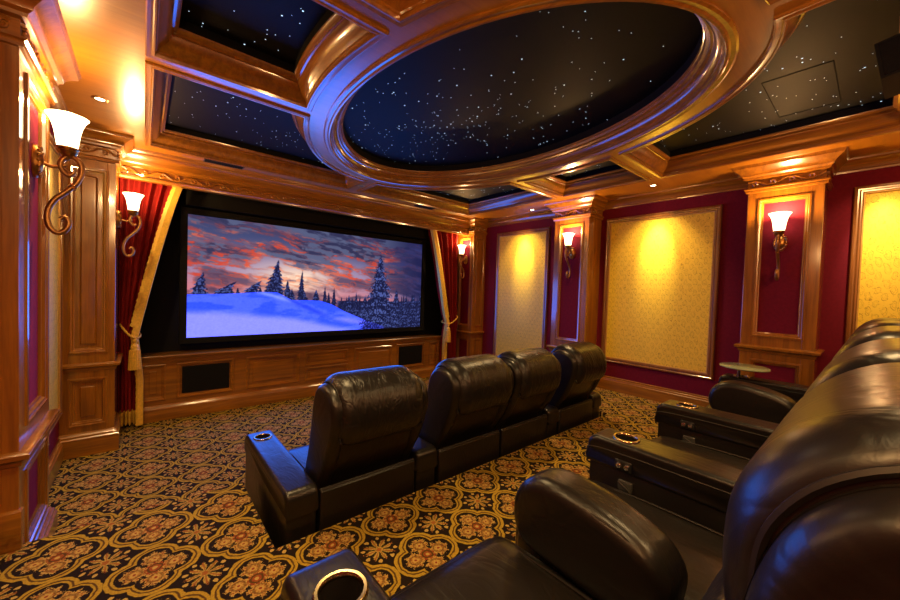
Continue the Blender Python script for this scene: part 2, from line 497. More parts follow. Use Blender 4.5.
COF = [(-.034, .001), (-.034, -.008), (-.028, -.013), (-.018, -.011), (-.008, -.011), (-.003, -.014), (.004, -.014), (.008, .000), (.013, .004), (.013, .016),
       (.020, .024), (.028, .032), (.041, .042), (.054, .058), (.064, .076), (.069, .092), (.078, .094), (.078, .106), (.088, .111), (.096, .119), (.098, .128)]
OVP = [(-.040, .001), (-.040, -.008), (-.030, -.013), (-.012, -.010), (-.004, -.016), (.006, -.016), (.012, .000), (.022, .006), (.024, .018),
       (.040, .026), (.052, .040), (.058, .058), (.070, .062), (.074, .076), (.088, .084), (.094, .100), (.100, .104), (.102, .116)]
ZSKY = .175
def star_mesh(poly, n, zz, bias=None):
    xs = [p[0] for p in poly]; ys = [p[1] for p in poly]; mb = MB()
    def inside(x, y):
        r = False
        for i in range(len(poly)):
            (x1, y1), (x2, y2) = poly[i - 1], poly[i]
            if (y1 > y) != (y2 > y) and x < (x2 - x1) * (y - y1) / (y2 - y1) + x1: r = not r
        return r
    k = 0
    while k < n:
        if bias and random.random() < .5:
            t = random.gauss(0, .55); w = random.gauss(0, .26)
            x, y = bias[0] + bias[2] * t - bias[3] * w, bias[1] + bias[3] * t + bias[2] * w
        else:
            x, y = random.uniform(min(xs), max(xs)), random.uniform(min(ys), max(ys))
        if not inside(x, y): continue
        r = random.choice((.0022, .0026, .0026, .003, .0034, .0048))
        mb.add([(x + r * math.cos(2 * PI * j / 6), y + r * math.sin(2 * PI * j / 6), zz) for j in range(6)] + [(x, y, zz - r * .6)],
               [(j, (j + 1) % 6, 6) for j in range(6)])
        k += 1
    return mb
for poly, prof, n, bias in [(h, COF, 0, None) for h in holes] + [(oval, OVP, 0, 1)]:
    ar = sum(poly[i - 1][0] * poly[i][1] - poly[i][0] * poly[i - 1][1] for i in range(len(poly)))
    if ar < 0: poly = poly[::-1]
    mb = MB(); sweep_closed(mb, poly, prof, fz)
    nm = 'oval_moulding' if bias else 'coffer_moulding'
    mo = mb.build(nm, WY, ceil, 30)
    ins = inset(poly, prof[-1][0]); ins = [(p.x, p.y) for p in ins]
    mb = MB(); sweep_closed(mb, ins, [(0, prof[-1][1]), (0, ZSKY)], fz)
    mb.build('dark_reveal', BLACKF, ceil, 0)
    t2 = tessellate_polygon([[Vector((x, y, 0)) for x, y in ins]])
    pan = MB().add([(x, y, ZS + ZSKY) for x, y in ins], [tuple(t) for t in t2]).build('star_panel', STARB, ceil, 0)
    area = abs(ar) / 2
    st = star_mesh(ins, int(area * (46 if not bias else 62)), ZS + ZSKY - .002, (CX - .05, 2.45, .45, -.89) if bias else None).build('star_lights', STAR, pan, 0)
    st['kind'] = 'stuff'
# access hatch outline in the near right star panel
hx0, hx1, hy0, hy1 = 2.91, 3.54, .21, .52
mb = MB(); sweep_closed(mb, rect(hx0, hx1, hy0, hy1), [(0, ZSKY - .001), (0, ZSKY - .003), (.0035, ZSKY - .003), (.0035, ZSKY - .001)], fz)
mb.build('access_hatch', BLACKF, ceil, 0)

# crown moulding along the side walls
CROWN = [(0, -.105), (.010, -.105), (.012, -.090), (.022, -.084), (.026, -.066), (.040, -.044), (.062, -.026), (.078, -.020), (.080, -.006), (.086, 0)]
def crown(name, path, label):
    mb = MB(); sweep_open(mb, path, CROWN, fz); o = mb.build(name, WY, None, 30); struct(o, label, 'crown moulding')
crown('trim_1', [(XR, YB), (XR, YF)], 'wooden crown moulding along the top of the right wall')
crown('trim_2', [(XL, YF), (XL, YB)], 'wooden crown moulding along the top of the left wall')
# baseboards
BASE = [(0, .165), (.010, .165), (.014, .155), (.012, .145), (.022, .138), (.024, .125), (.030, .118), (.030, 0)]
def baseb(name, path, z, label):
    mb = MB(); sweep_open(mb, path, BASE, lambda x, y, h: (x, y, z + h)); struct(mb.build(name, WY, None, 30), label, 'baseboard')
baseb('baseboard_right', [(XR, YB), (XR, NY1)], ZP, 'wooden baseboard along the right wall on the platform')
baseb('baseboard_right_low', [(XR, NY1), (XR, YF)], ZF, 'wooden baseboard along the right wall near the screen')
baseb('baseboard_left', [(XL, 4.09), (XL, 2.98)], ZF, 'wooden baseboard along the left wall between the pilasters')

# front cornice with its carved band
y0 = 4.44
CORN = [(0, -.255), (.012, -.255), (.014, -.240), (.022, -.236), (.022, -.226), (.006, -.222), (.006, -.148), (.024, -.142), (.030, -.128), (.044, -.118),
        (.050, -.108), (.060, -.092), (.074, -.070), (.092, -.054), (.104, -.046), (.106, -.030), (.116, -.020), (.120, 0)]
mb = MB(); sweep_open(mb, [(4.12, y0), (-.18, y0)], [(-.05, 0), (-.05, -.255)] + CORN, lambda x, y, h: (x, y, ZS + h))
cn = mb.build('trim_3', WX, None, 30); struct(cn, 'carved wooden cornice above the screen', 'cornice')
mb = MB(); carve(mb, -.17, 4.11, ZS - .186, .062, lambda x, z: (x, y0 - .013, z))
mb.build('carved_ornament', WX, cn)

# ------------------------------------------------------------------ framed damask panels
def panel(label, y0, y1, z0, z1, side=1):
    """side 1: on the right wall, -1: on the left wall"""
    xw = XR if side > 0 else XL
    rt = empty('wall_panel', (xw, (y0 + y1) / 2, z0), label, 'wall panel', 'damask wall panels')
    L = lambda y, z, h: (-side * h, y - (y0 + y1) / 2, z - z0)
    mb = MB(); sweep_closed(mb, rect(y0, y1, z0, z1), [(0, 0), (0, .022), (.006, .030), (.016, .032), (.022, .026), (.030, .024), (.040, .032), (.048, .030), (.052, .020)], L)
    mb.build('frame', GILT, rt, 30)
    mb = MB(); sweep_closed(mb, rect(y0 + .052, y1 - .052, z0 + .052, z1 - .052), [(0, .012), (0, .022), (.004, .026), (.010, .024), (.012, .012)], L)
    mb.build('inner_bead', GILTIN, rt, 30)
    b = .06
    mb = MB(); mb.box(*sorted((-side * .002, -side * .014)), -(y1 - y0) / 2 + b, (y1 - y0) / 2 - b, b, z1 - z0 - b)
    mb.build('damask_fabric', DAMASK, rt, 0)
PB = -.82
panel('narrow gold damask panel nearest the screen, behind the front row', 3.03, 4.03, -1.10, .94)
panel('wide gold damask panel lit in its middle, between two right pilasters', 1.03, 2.205, PB, .94)
panel('gold damask panel cut by the picture edge, above the rear seat backs', -.62, .155, PB, .94)
panel('sliver of gold damask panel on the left wall between two wooden pilasters', 3.05, 4.0, -1.06, .94, -1)

# ------------------------------------------------------------------ pilasters
def pilaster(label, loc, rz, W, D, z0, zr, inner, zpl, side_panel=None, fabric_low=True):
    """local: front face at y=0 looking to -y, body behind it; heights in world z"""
    rt = empty('pilaster', (loc[0], loc[1], z0), label, 'pilaster', 'carved wooden pilasters', rz)
    h = lambda z: z - z0
    w = W / 2; ztop = .955
    st = W * .17
    mb = MB()
    mb.box(-w + .0015, w - .0015, .03, D, 0, h(ZS))
    mb.box(-w, -w + st, 0, .05, 0, h(ztop), .003); mb.box(w - st, w, 0, .05, 0, h(ztop), .003)
    mb.box(-w + st, w - st, .0005, .05, h(ztop) - .085, h(ztop)); mb.box(-w + st, w - st, .0005, .05, h(zr), h(zr) + .10)
    mb.box(-w + st, w - st, .0005, .05, h(zr) - .12, h(zr)); mb.box(-w + st, w - st, .0005, .05, 0, h(zpl) + .06)
    mb.build('shaft', WV, rt, 0)
    up = (-w + st, w - st, h(zr) + .10, h(ztop) - .085); lo = (-w + st, w - st, h(zpl) + .06, h(zr) - .12)
    PM = [(-.012, -.001), (-.010, .008), (.002, .010), (.006, .004), (.016, .002), (.022, -.010), (.028, -.012), (.030, -.024)]
    fr = lambda x, z, q: (x, -q, z)
    for r in (up, lo):
        mb = MB(); sweep_closed(mb, rect(*r), PM, fr); mb.build('panel_moulding', WV, rt, 30)
        mb = MB(); mb.box(r[0] + .01, r[1] - .01, .022, .04, r[2] + .01, r[3] - .01)
        if inner is WV:
            mb.box(r[0] + .055, r[1] - .055, .010, .03, r[2] + .055, r[3] - .055, .012, 1)
        mb.build('inset_panel', inner, rt, 0)
    path = [(w, D), (w, 0), (-w, 0), (-w, D)]
    path = [(x, y) for x, y in path]
    def ring(prof, nm, m=WX):
        mb = MB(); sweep_open(mb, path[::-1], [(-d, q) for d, q in prof], lambda x, y, q: (x, y, q)); return mb.build(nm, m, rt, 30)
    r0 = h(zr)
    ring([(0, r0 - .055), (.008, r0 - .05), (.010, r0 - .035), (.022, r0 - .022), (.034, r0 - .018), (.036, r0), (.028, r0 + .006), (.0, r0 + .010)], 'chair_rail')
    if side_panel:
        for zz in (up, lo):
            mb = MB(); yy = rect(.07, D - .06, zz[2], zz[3])
            sweep_closed(mb, yy, [(-.004, -.001), (-.002, .008), (.008, .010), (.014, .004), (.020, .004), (.024, -.001)], lambda y, z, q: (side_panel * (w + q), y, z))
            mb.build('side_moulding', WV, rt, 30)
    p = h(zpl)
    ring([(0, p), (.006, p - .004), (.010, p - .014), (.020, p - .022), (.022, p - .036), (.030, p - .044), (.030, 0)], 'plinth')
    t = h(ztop)
    cap = ring([(0, t - .016), (.014, t - .012), (.018, t), (.016, t + .008), (.026, t + .014), (.026, t + .024), (.004, t + .028), (.004, t + .096), (.026, t + .104), (.030, t + .118),
          (.046, t + .130), (.048, t + .142), (.060, t + .158), (.080, t + .176), (.100, t + .190), (.104, t + .205), (.112, t + .2148)], 'capital')
    mb = MB(); carve(mb, -w, w, t + .062, .058, lambda x, z: (x, -.010, z))
    for s in (-1, 1): carve(mb, .03, D - .02, t + .062, .058, lambda y, z: (s * (w + .010), y, z))
    mb.build('carved_ornament', WX, cap)
    return rt
H = PI / 2
pilaster('pilaster with crimson inset and a sconce, behind the rear row armrests', (4.10, .54, 0), -H, .48, .30, ZP, -.405, CRIMSON, -.99)
pilaster('pilaster with crimson inset, seen just above the front row headrests', (4.10, 2.52, 0), -H, .48, .30, ZF, -.69, CRIMSON, -1.26)
pilaster('corner pilaster between the right curtain and the narrow damask panel', (4.12, 4.495, 0), -H, .39, .30, ZF, -.69, CRIMSON, -1.26, 1)
pilaster('tall wood-panelled pilaster beside the left curtain', (-.34, 4.09, 0), 0, .32, .46, ZF, -.70, WV, -1.25)
NEARP = pilaster('nearest pilaster at the left picture edge, with crimson inset and large sconce', (-.40, 2.65, 0), H, .64, .115, ZF, -.76, CRIMSON, -1.30)

MB().box(-.35, -.295, -.012, .115, -1.165 - ZF + .001, -1.0 - ZF, .006).build('plinth_block', WX, NEARP, 40)
# ------------------------------------------------------------------ wall sconces
KD, KR = .68, .87
def sconce(label, loc, rz, group='brass wall sconces'):
    """local: wall plane y=0, the arm reaches to -y; origin at the middle of the back plate"""
    rt = empty('wall_sconce', loc, label, 'wall sconce', group, rz)
    mb = MB()
    rows = []
    for rr, d in ((1, 0), (1, -.010), (.86, -.020), (.70, -.016), (.58, -.024), (.3, -.030), (.05, -.032)):
        rows.append([(.046 * rr * math.cos(2 * PI * k / 28), d, .075 * rr * math.sin(2 * PI * k / 28)) for k in range(28)])
    mb.grid(rows, True)
    for k in range(16):
        a = 2 * PI * k / 16
        mb.lathe([(.001, -.008), (.007, -.004), (.008, 0), (.007, .004), (.001, .008)], (.039 * math.cos(a), -.020, .064 * math.sin(a)), 8)
    mb.build('back_plate', BRASS, rt)
    # S scroll in the plane at right angles to the wall (d = distance from the wall)
    S = [(.155, -.02), (.135, -.032), (.11, -.018), (.10, .005), (.115, .035), (.145, .048), (.178, .03), (.188, -.01), (.168, -.055), (.12, -.095), (.075, -.13), (.05, -.175), (.055, -.22),
         (.085, -.245), (.12, -.235), (.135, -.205), (.118, -.185), (.10, -.195)]
    pts = catmull([(0, -.018 - (d - .02) * .80, z * (1.28 if z < 0 else 1.)) for d, z in S], 6); n = len(pts)
    mb = MB(); mb.tube(pts, [.0115 if 6 < i < n - 8 else .009 for i in range(n)], 10)
    arm = mb.build('scroll_arm', BRONZE, rt)
    mb = MB(); mb.tube(catmull([(0, -.02, 0), (0, -.06, -.012), (0, -.10, .004)], 5), .008, 10); mb.build('arm_stem', BRONZE, arm)
    c = pts[9 * 6 - 4]; 
    mb = MB(); mb.lathe([(.006, -.014), (.014, -.010), (.010, -.003), (.016, .002), (.011, .008), (.006, .012)], c, 14); mb.build('collar', BRASS, arm)
    X = (0, -.105, .040)
    mb = MB(); mb.lathe([(.006, -.012), (.010, .0), (.022, .006), (.034, .020), (.037, .030), (.033, .034), (.040, .040), (.040, .046), (.030, .046)], X, 20); mb.build('shade_holder', BRASS, rt)
    prof = [(.026, .044), (.034, .046), (.037, .062), (.040, .085), (.044, .115), (.050, .143), (.058, .166), (.067, .182), (.074, .190)]
    inn = [(r - .005, z + .002) for r, z in prof[::-1]]
    mb = MB(); mb.lathe(prof + inn[:-1] + [(.004, .050)], X, 32, cap=False); mb.build('glass_shade', SHADE, rt)
    ld = bpy.data.lights.new('sconce_and_standin_bulb', 'POINT'); ld.energy = SCONCE_W; ld.color = (1., .56, .20); ld.shadow_soft_size = .035
    lo = bpy.data.objects.new('sconce_and_standin_bulb', ld); C.objects.link(lo); lo.parent = rt; lo.location = (0, -.105, .245)
    return rt
SCONCE_W = 23.
zc = .515
sconce('large lit sconce nearest the viewer, at the left picture edge', (-.4215, 2.73, zc + .055), H).scale = (1.1, 1.1, 1.1)
sconce('lit sconce overlapping the left curtain beside the panelled pilaster', (-.181, 4.26, zc), H)
sconce('small lit sconce on the corner pilaster by the right curtain', (4.142, 4.50, zc), -H)
sconce('lit sconce on the pilaster above the front row', (4.122, 2.505, zc), -H)
sconce('lit sconce on the pilaster above the rear row armrests', (4.122, .548, zc - .02), -H)

# ------------------------------------------------------------------ screen, its picture and the cabinet below
SX0, SX1, SZ0, SZ1, SY = .355, 3.44, -.614, .717, 4.80
rt = empty('projection_screen', ((SX0 + SX1) / 2, SY, SZ0), 'wide projection screen showing a snowy forest under a red sunset sky', 'projection screen')
w2, hh = (SX1 - SX0) / 2, SZ1 - SZ0
mb = MB(); sweep_closed(mb, rect(-w2, w2, 0, hh), [(0, -.004), (-.004, -.02), (-.062, -.026), (-.066, -.02), (-.066, .05), (0, .05)], lambda x, z, q: (x, q, z))
mb.build('screen_frame', BLACKF, rt, 0)

def srgb(c):
    c = np.asarray(c, float) / 255.
    return np.where(c <= .04045, c / 12.92, ((c + .055) / 1.055) ** 2.4)
def vnoise(x, y, seed):
    xi, yi = np.floor(x).astype(int), np.floor(y).astype(int)
    xf, yf = x - xi, y - yi
    def hsh(a, b):
        n = (a * 374761393 + b * 668265263 + seed * 974711) & 0x7fffffff
        n = ((n ^ (n >> 13)) * 1274126177) & 0x7fffffff
        return ((n ^ (n >> 16)) & 0xffff) / 65535.
    u, v = xf * xf * (3 - 2 * xf), yf * yf * (3 - 2 * yf)
    return (hsh(xi, yi) * (1 - u) + hsh(xi + 1, yi) * u) * (1 - v) + (hsh(xi, yi + 1) * (1 - u) + hsh(xi + 1, yi + 1) * u) * v
def fbm(x, y, seed, o=5):
    s = 0; a = .5
    for k in range(o):
        s = s + a * vnoise(x * 2 ** k, y * 2 ** k, seed + k); a *= .5
    return s
def sm(a, b, x):
    t = np.clip((x - a) / (b - a), 0, 1); return t * t * (3 - 2 * t)
NU, NV = 620, 270
U, V = np.meshgrid(np.linspace(0, 1, NU), np.linspace(0, 1, NV))
asp = 2.32
def lerp(a, b, t): return a * (1 - t[..., None]) + np.asarray(b, float) * t[..., None]
img = np.zeros((NV, NU, 3))
# sky: peach glow low in the middle, slate blue above, red-edged cloud bands falling to the right
base = lerp(np.ones_like(img) * [205, 120, 130], [150, 130, 165], sm(.38, .62, V + .15 * U))
base = lerp(base, [60, 68, 110], sm(.58, .92, V + .25 * np.maximum(U - .5, 0)))
base = lerp(base, [48, 50, 100], sm(.72, 1.0, U + .25 * (V - .5)))
glow = np.exp(-(((U - .37) / .16) ** 2 + ((V - .50) / .16) ** 2))
base = lerp(base, [255, 220, 190], np.clip(glow * 1.0, 0, 1))
wx = U * asp
q = V + .30 * U + .10 * fbm(wx * 2.2, V * 3, 3)                      # bands falling to the right
cl = fbm(wx * 2.4 + 1.2 * fbm(wx * 5, V * 6, 41), q * 13 + 1.0 * fbm(wx * 6, V * 8, 47), 11, 6)
cl2 = fbm(wx * 9 + 2 * fbm(wx * 8, V * 10, 43), q * 34, 23, 5)
den = cl + .34 * (cl2 - .48) + .34 * (V - .60) + .07 * (U - .3)
cover = sm(.30, .66, den)
stk = sm(.40, .58, fbm(wx * 13 + 3 * fbm(wx * 11, V * 14, 53), q * 46, 29, 5))
edge = np.exp(-((den - .47) / .085) ** 2) * (.25 + .75 * stk)
edge2 = np.exp(-((cl2 - .50) / .05) ** 2) * cover * sm(.95, .55, V) * (.3 + .7 * stk)
dark = lerp(np.ones_like(img) * [46, 46, 78], [84, 90, 122], sm(.40, .60, cl2))
dark = lerp(dark, [96, 62, 84], sm(.72, .5, V) * .7)
dark = lerp(dark, [30, 32, 74], sm(.70, 1.0, U))
base = lerp(base, dark, cover * .92)
er = np.clip((edge * .95 + edge2 * .6), 0, 1) * sm(.36, .50, V) * (1 - .9 * sm(.74, .92, U)) * (1 - .75 * sm(.80, 1., V))
ec = lerp(np.ones_like(img) * [214, 66, 44], [255, 160, 118], np.clip(glow * 1.3 + .35 * sm(.54, .66, cl2), 0, 1))
img = base * (1 - er[..., None] * .9) + ec * (er[..., None] * .9)
# far forest ridge
rid = .295 + .03 * fbm(wx * 3, V * 0, 5) - .03 * sm(.4, .6, 1 - U)
fc = lerp(np.ones_like(img) * [20, 23, 56], [40, 50, 104], sm(.45, .65, fbm(wx * 26, V * 40, 31)))
m = (1 - sm(-.004, .004, V - rid)) * sm(.53, .56, U)
img = lerp(img, fc, m)
rs = np.random.RandomState(5)
def tree(u, v0, v1, w, frost=.5, lean=0., ragged=1.):
    """a fir: tiers of branches, snow on their upper sides"""
    global img
    t = (V - v0) / (v1 - v0)
    x = (U - u - lean * np.clip(t, 0, 1) ** 2) / w
    tier = (t * (9 if v1 - v0 > .3 else 6) + .35 * np.abs(x) * 2) % 1.
    n = fbm(wx * 60, V * 60, int(u * 1000) + 7, 3)
    half = np.clip(1 - t, 0, 1) ** .9 * .5 * (.62 + .38 * (1 - tier)) + (n - .5) * .30 * ragged * np.clip(1.1 - t, 0, 1)
    ms = (1 - sm(-.03, .03, np.abs(x) - half)) * (t > 0) * (t < 1)
    n2 = fbm(wx * 90, V * 75, int(u * 1000) + 70, 3)
    sn = np.clip(sm(.42, .62, n2 + .25 * (.5 - tier)) * frost, 0, 1)
    c = lerp(np.ones_like(img) * [22, 25, 60], [92, 110, 188], sn * .85)
    img = lerp(img, c, ms)
for u in np.linspace(.55, 1.02, 46):
    k = rs.rand(); tree(u + rs.uniform(-.008, .008), .03 + .24 * rs.rand() * (u < .72), .29 + .10 * k + .04 * (u > .85), .034 + .022 * rs.rand(), .15 + .3 * rs.rand())
for a in ((.035, .33, .54, .075, .8, .012), (.105, .33, .47, .10, .85, .045), (.135, .33, .41, .03, .3, 0), (.155, .33, .42, .03, .3, 0), (.20, .34, .485, .095, .85, .035), (.232, .36, .43, .03, .4, 0),
          (.285, .36, .685, .095, .7, .012), (.262, .36, .47, .05, .6, 0), (.333, .30, .50, .05, .7, 0), (.35, .29, .42, .05, .7, 0), (.387, .29, .60, .045, .4, .004), (.40, .29, .40, .05, .6, 0),
          (.45, .29, .42, .05, .7, 0), (.488, .26, .455, .03, .25, 0), (.505, .26, .40, .03, .3, 0), (.529, .25, .445, .032, .25, 0)): tree(*a)
for a in ((.60, .12, .37, .06, .6, 0), (.635, .10, .40, .05, .6, 0), (.68, .06, .34, .08, .7, 0), (.85, .0, .44, .11, .65, 0), (.905, .0, .36, .08, .6, 0), (.955, -.02, .38, .09, .65, 0), (1.0, -.02, .40, .08, .7, 0)): tree(*a)
# snow: a dune with a crest, a pale foreground and drifts running down to the right
line = np.interp(U, [0, .12, .241, .294, .32, .35, .41, .47, .52, .575, .66, .781, .80, 1.], [.352, .362, .384, .382, .35, .312, .312, .306, .27, .203, .12, .023, -.05, -.3])
snow = 1 - sm(-.004, .005, V - line)
sc_ = lerp(np.ones_like(img) * [52, 84, 226], [96, 118, 240], sm(.42, .6, fbm(wx * 5, V * 16, 61)) * .6)
fg = np.interp(U, [0, .1, .375, .5, .8], [.20, .195, .12, .05, -.1])
sc_ = lerp(sc_, [142, 146, 246], 1 - sm(-.03, .05, V - fg))
crest = np.exp(-((V - (.375 - .9 * np.maximum(U - .235, 0) ** 1.15)) / .018) ** 2) * sm(.20, .25, U) * (1 - sm(.33, .42, U))
sc_ = lerp(sc_, [150, 165, 250], crest * .7)
sc_ = lerp(sc_, [36, 62, 190], np.exp(-((V - (.36 - 1.05 * np.maximum(U - .30, 0))) / .025) ** 2) * sm(.31, .36, U) * (1 - sm(.44, .54, U)) * .8)
sc_ = lerp(sc_, [160, 150, 240], np.exp(-((V - (.10 - .35 * (U - .6))) / .03) ** 2) * sm(.5, .6, U) * .6)
sc_ = sc_ + (fbm(wx * 80, V * 120, 77, 3)[..., None] - .47) * 20
img = lerp(img, sc_, snow)
tree(.757, -.02, .83, .25, .9, 0., 1.5)
tree(.70, .0, .20, .10, .7); tree(.81, -.03, .26, .10, .7)
lin = srgb(np.clip(img, 0, 255))
lin[..., 2] *= 1 + 1.3 * snow * sm(.1, .3, 1 - V)                 # snow's blue emission raised to strengthen the blue reflections in the room
me = bpy.data.meshes.new('screen_surface')
vv = np.stack([(-w2 + U * 2 * w2).ravel(), np.zeros(NU * NV), (V * hh).ravel()], 1)
ii = (np.arange(NV - 1)[:, None] * NU + np.arange(NU - 1)[None, :]).ravel()
me.from_pydata(vv.tolist(), [], np.stack([ii, ii + 1, ii + 1 + NU, ii + NU], 1).tolist())
ca = me.color_attributes.new('picture', 'FLOAT_COLOR', 'POINT')
ca.data.foreach_set('color', np.concatenate([lin.reshape(-1, 3), np.ones((NU * NV, 1))], 1).astype(np.float32).ravel())
m, nt, b = new_mat('screen_picture')
at = nt.nodes.new('ShaderNodeVertexColor'); at.layer_name = 'picture'
b.inputs['Base Color'].default_value = (.004, .004, .004, 1); b.inputs['Roughness'].default_value = .9; b.inputs['Specular IOR Level'].default_value = .0
nt.links.new(at.outputs[0], b.inputs['Emission Color']); b.inputs['Emission Strength'].default_value = 1.05
me.materials.append(m)
so = bpy.data.objects.new('screen_surface', me); C.objects.link(so); so.parent = rt

o = MB().box(.33, 3.47, 4.72, 4.9, .80, 1.1, .004).build('masking_valance', BLACKF, None, 0); tag(o, 'black fabric valance hanging above the projection screen', 'valance')

# cabinet
CYF = 4.68
rt = empty('media_cabinet', (1.9, CYF, ZF), 'low panelled wooden cabinet running along the wall under the screen', 'cabinet')
KC = 1.013
lx = lambda x: x * KC - 1.9
lz = lambda z: z * KC - ZF if z else 0
x0, x1 = -.045, 3.74
mb = MB(); mb.box(lx(x0), lx(x1), .02, .21, 0, lz(-.80)); mb.build('body', WX, rt, 0)
mb = MB(); sweep_open(mb, [(lx(x1), 0), (lx(x0), 0)], [(-.20, lz(-.755)), (.040, lz(-.755)), (.046, lz(-.762)), (.044, lz(-.772)), (.030, lz(-.778)), (.024, lz(-.792)), (.010, lz(-.800)), (.004, lz(-.818)), (-.02, lz(-.82))],
               lambda x, y, h: (x, y, h)); mb.build('top_ledge', WX, rt, 30)
mb = MB(); sweep_open(mb, [(lx(x1), 0), (lx(x0), 0)], [(-.02, lz(-1.255)), (.008, lz(-1.26)), (.012, lz(-1.275)), (.022, lz(-1.285)), (.026, lz(-1.30)), (.026, .002)],
               lambda x, y, h: (x, y, h)); mb.build('plinth', WX, rt, 30)
# stiles and rails
cells = [(-.03, .18, 'door_panel'), (.265, .78, 'grille'), (.895, 1.495, 'door_panel'), (1.555, 2.13, 'drawers'), (2.22, 2.82, 'door_panel'), (2.905, 3.42, 'grille'), (3.505, 3.715, 'door_panel')]
zt, zb = -.845, -1.215
mb = MB()
edges = [x0] + [v for c in cells for v in c[:2]] + [x1]
for i in range(0, len(edges), 2): mb.box(lx(edges[i]), lx(edges[i + 1]), 0, .03, lz(zb), lz(zt))
mb.box(lx(x0), lx(x1), 0, .03, lz(zt), lz(-.80)); mb.box(lx(x0), lx(x1), 0, .03, lz(-1.27), lz(zb)); mb.box(lx(1.555), lx(2.13), 0, .03, lz(-1.045), lz(-1.025))
mb.build('face_frame', WX, rt, 0)
DM = [(0, -.002), (0, .006), (.008, .012), (.018, .010), (.022, .002), (.030, .002), (.036, -.008), (.042, -.010), (.044, -.016)]
def field(a, b_, c, d, nm, mat):
    mb = MB(); sweep_closed(mb, rect(lx(a), lx(b_), lz(c), lz(d)), DM, lambda x, z, q: (x, -q, z))
    mb.box(lx(a) + .01, lx(b_) - .01, .012, .024, lz(c) + .01, lz(d) - .01)
    if nm != 'speaker_grille': mb.box(lx(a) + .075, lx(b_) - .075, .004, .02, lz(c) + .07, lz(d) - .07, .006, 1) if d - c > .2 else mb.box(lx(a) + .06, lx(b_) - .06, .005, .02, lz(c) + .055, lz(d) - .055, .004, 1)
    p = mb.build(nm, WX, rt, 30)
    if nm == 'speaker_grille':
        MB().box(lx(a) + .046, lx(b_) - .046, .000, .02, lz(c) + .046, lz(d) - .046, .004).build('grille_cloth', GREYF, p, 0)
for a, b_, k in cells:
    if k == 'door_panel': field(a, b_, zb, zt, 'door_panel', WX)
    elif k == 'grille': field(a, b_, zb, zt, 'speaker_grille', WX)
    else:
        field(a, b_, -1.025, zt, 'drawer_front', WX); field(a, b_, zb, -1.045, 'drawer_front', WX)

# ------------------------------------------------------------------ curtains
CURY = 4.61
def curtain(label, xo, sgn, top, tie, bot, tiez, label2):
    """xo: outer edge x (fixed), top/tie/bot: x of the leading edge"""
    zt, zb = 1.0, -1.40
    rt = empty('curtain', (xo, CURY, ZF + .01), label, 'curtain', 'red velvet curtains')
    NS, NT = 120, 60
    def lead(z):
        if z > tiez:
            t = (zt - z) / (zt - tiez); return top + (tie - top) * (t ** .82)
        t = (tiez - z) / (tiez - zb); return tie + (bot - tie) * min(1, t * 2)
    def surf(s, z, off=0.):
        le = lead(z); t = (zt - z) / (zt - zb)
        x = xo + (le - xo) * s
        k = min(1, abs(z - tiez) / .5)
        amp = .022 + .018 * k
        y = amp * math.sin(s * 2 * PI * 5.3 + .6 * math.sin(z * 2)) + .012 * math.sin(s * 2 * PI * 3 + 1) - .03 * math.exp(-((z - tiez) / .12) ** 2)
        return (x - xo, y + off, z - ZF - .01)
    zs = [zt + (zb - zt) * i / NT for i in range(NT + 1)]
    mb = MB(); mb.grid([[surf(j / NS, z) for j in range(NS + 1)] for z in zs] )
    o = mb.build('drape', CURTAIN, rt, 180)
    sd = o.modifiers.new('thickness', 'SOLIDIFY'); sd.thickness = .008
    # gold fringe down the leading edge
    mb = MB(); rows = []
    NE = 150
    for i in range(NE + 1):
        z = zt + (zb - zt) * i / NE; le = lead(z) - xo
        w = (.058 if z > tiez + .1 else .032) * (.94 + .06 * (i % 2) + .05 * math.sin(i * 1.7))
        zz = z - ZF - .01; sy = -.035 - .03 * math.exp(-((z - tiez) / .12) ** 2)
        rows.append([(le - sgn * w, sy - .058, zz), (le - sgn * w * .5, sy - .066, zz), (le + sgn * .022, sy - .052, zz), (le + sgn * .026, sy + .0, zz), (le - sgn * .01, sy + .010, zz)])
    mb.grid(rows); mb.build('fringe_trim', GOLDTRIM, rt, 20)
    # fringe along the bottom hem: a braid and hanging bullion loops
    mb = MB(); n = 26
    for i in range(n):
        s = (i + .5) / n; a = surf(s, zb); b_ = surf(s, zb + .13)
        r = abs(bot - xo) / n * .62
        mb.lathe([(r * .6, -.0), (r, .006), (r, .10), (r * 1.15, .12), (r * 1.1, .13), (.001, .131)], (a[0], a[1] - .014, a[2] + .004), 8)
    mb.build('hem_fringe', GOLDTRIM, rt, 30)
    # tieback
    rt2 = empty('curtain_tieback', (tie, CURY - .05, tiez), label2, 'tieback', 'gold tassel tiebacks')
    mb = MB()
    L = xo - tie
    pts = catmull([(L, .08, .115), (L * .8, -.04, .09), (L * .35, -.075, .02), (0, -.085, -.005), (sgn * .035, -.04, -.0), (sgn * .03, .06, .02), (L * .4, .10, .06)], 8)
    tw = []
    for k in (0, 1):
        mb.tube([Vector(p) + Vector((0, .006 * math.cos(i * .9 + k * PI), .006 * math.sin(i * .9 + k * PI))) for i, p in enumerate(pts)], .007, 8)
    mb.build('cord', GOLDTRIM, rt2)
    mb = MB(); mb.lathe([(.004, .01), (.016, 0), (.022, -.02), (.016, -.04), (.012, -.05), (.026, -.062), (.034, -.085), (.030, -.10), (.036, -.11)], (0, -.075, -.01), 18)
    mb.lathe([(.034, -.11), (.040, -.16), (.043, -.29), (.036, -.295), (.002, -.29)], (0, -.075, -.01), 26)
    for k in range(16):
        a = 2 * PI * k / 16
        mb.tube([(.036 * math.cos(a), -.075 + .036 * math.sin(a), -.12), (.044 * math.cos(a), -.075 + .044 * math.sin(a), -.305)], .005, 5)
    mb.build('tassel', GOLDTRIM, rt2, 50)
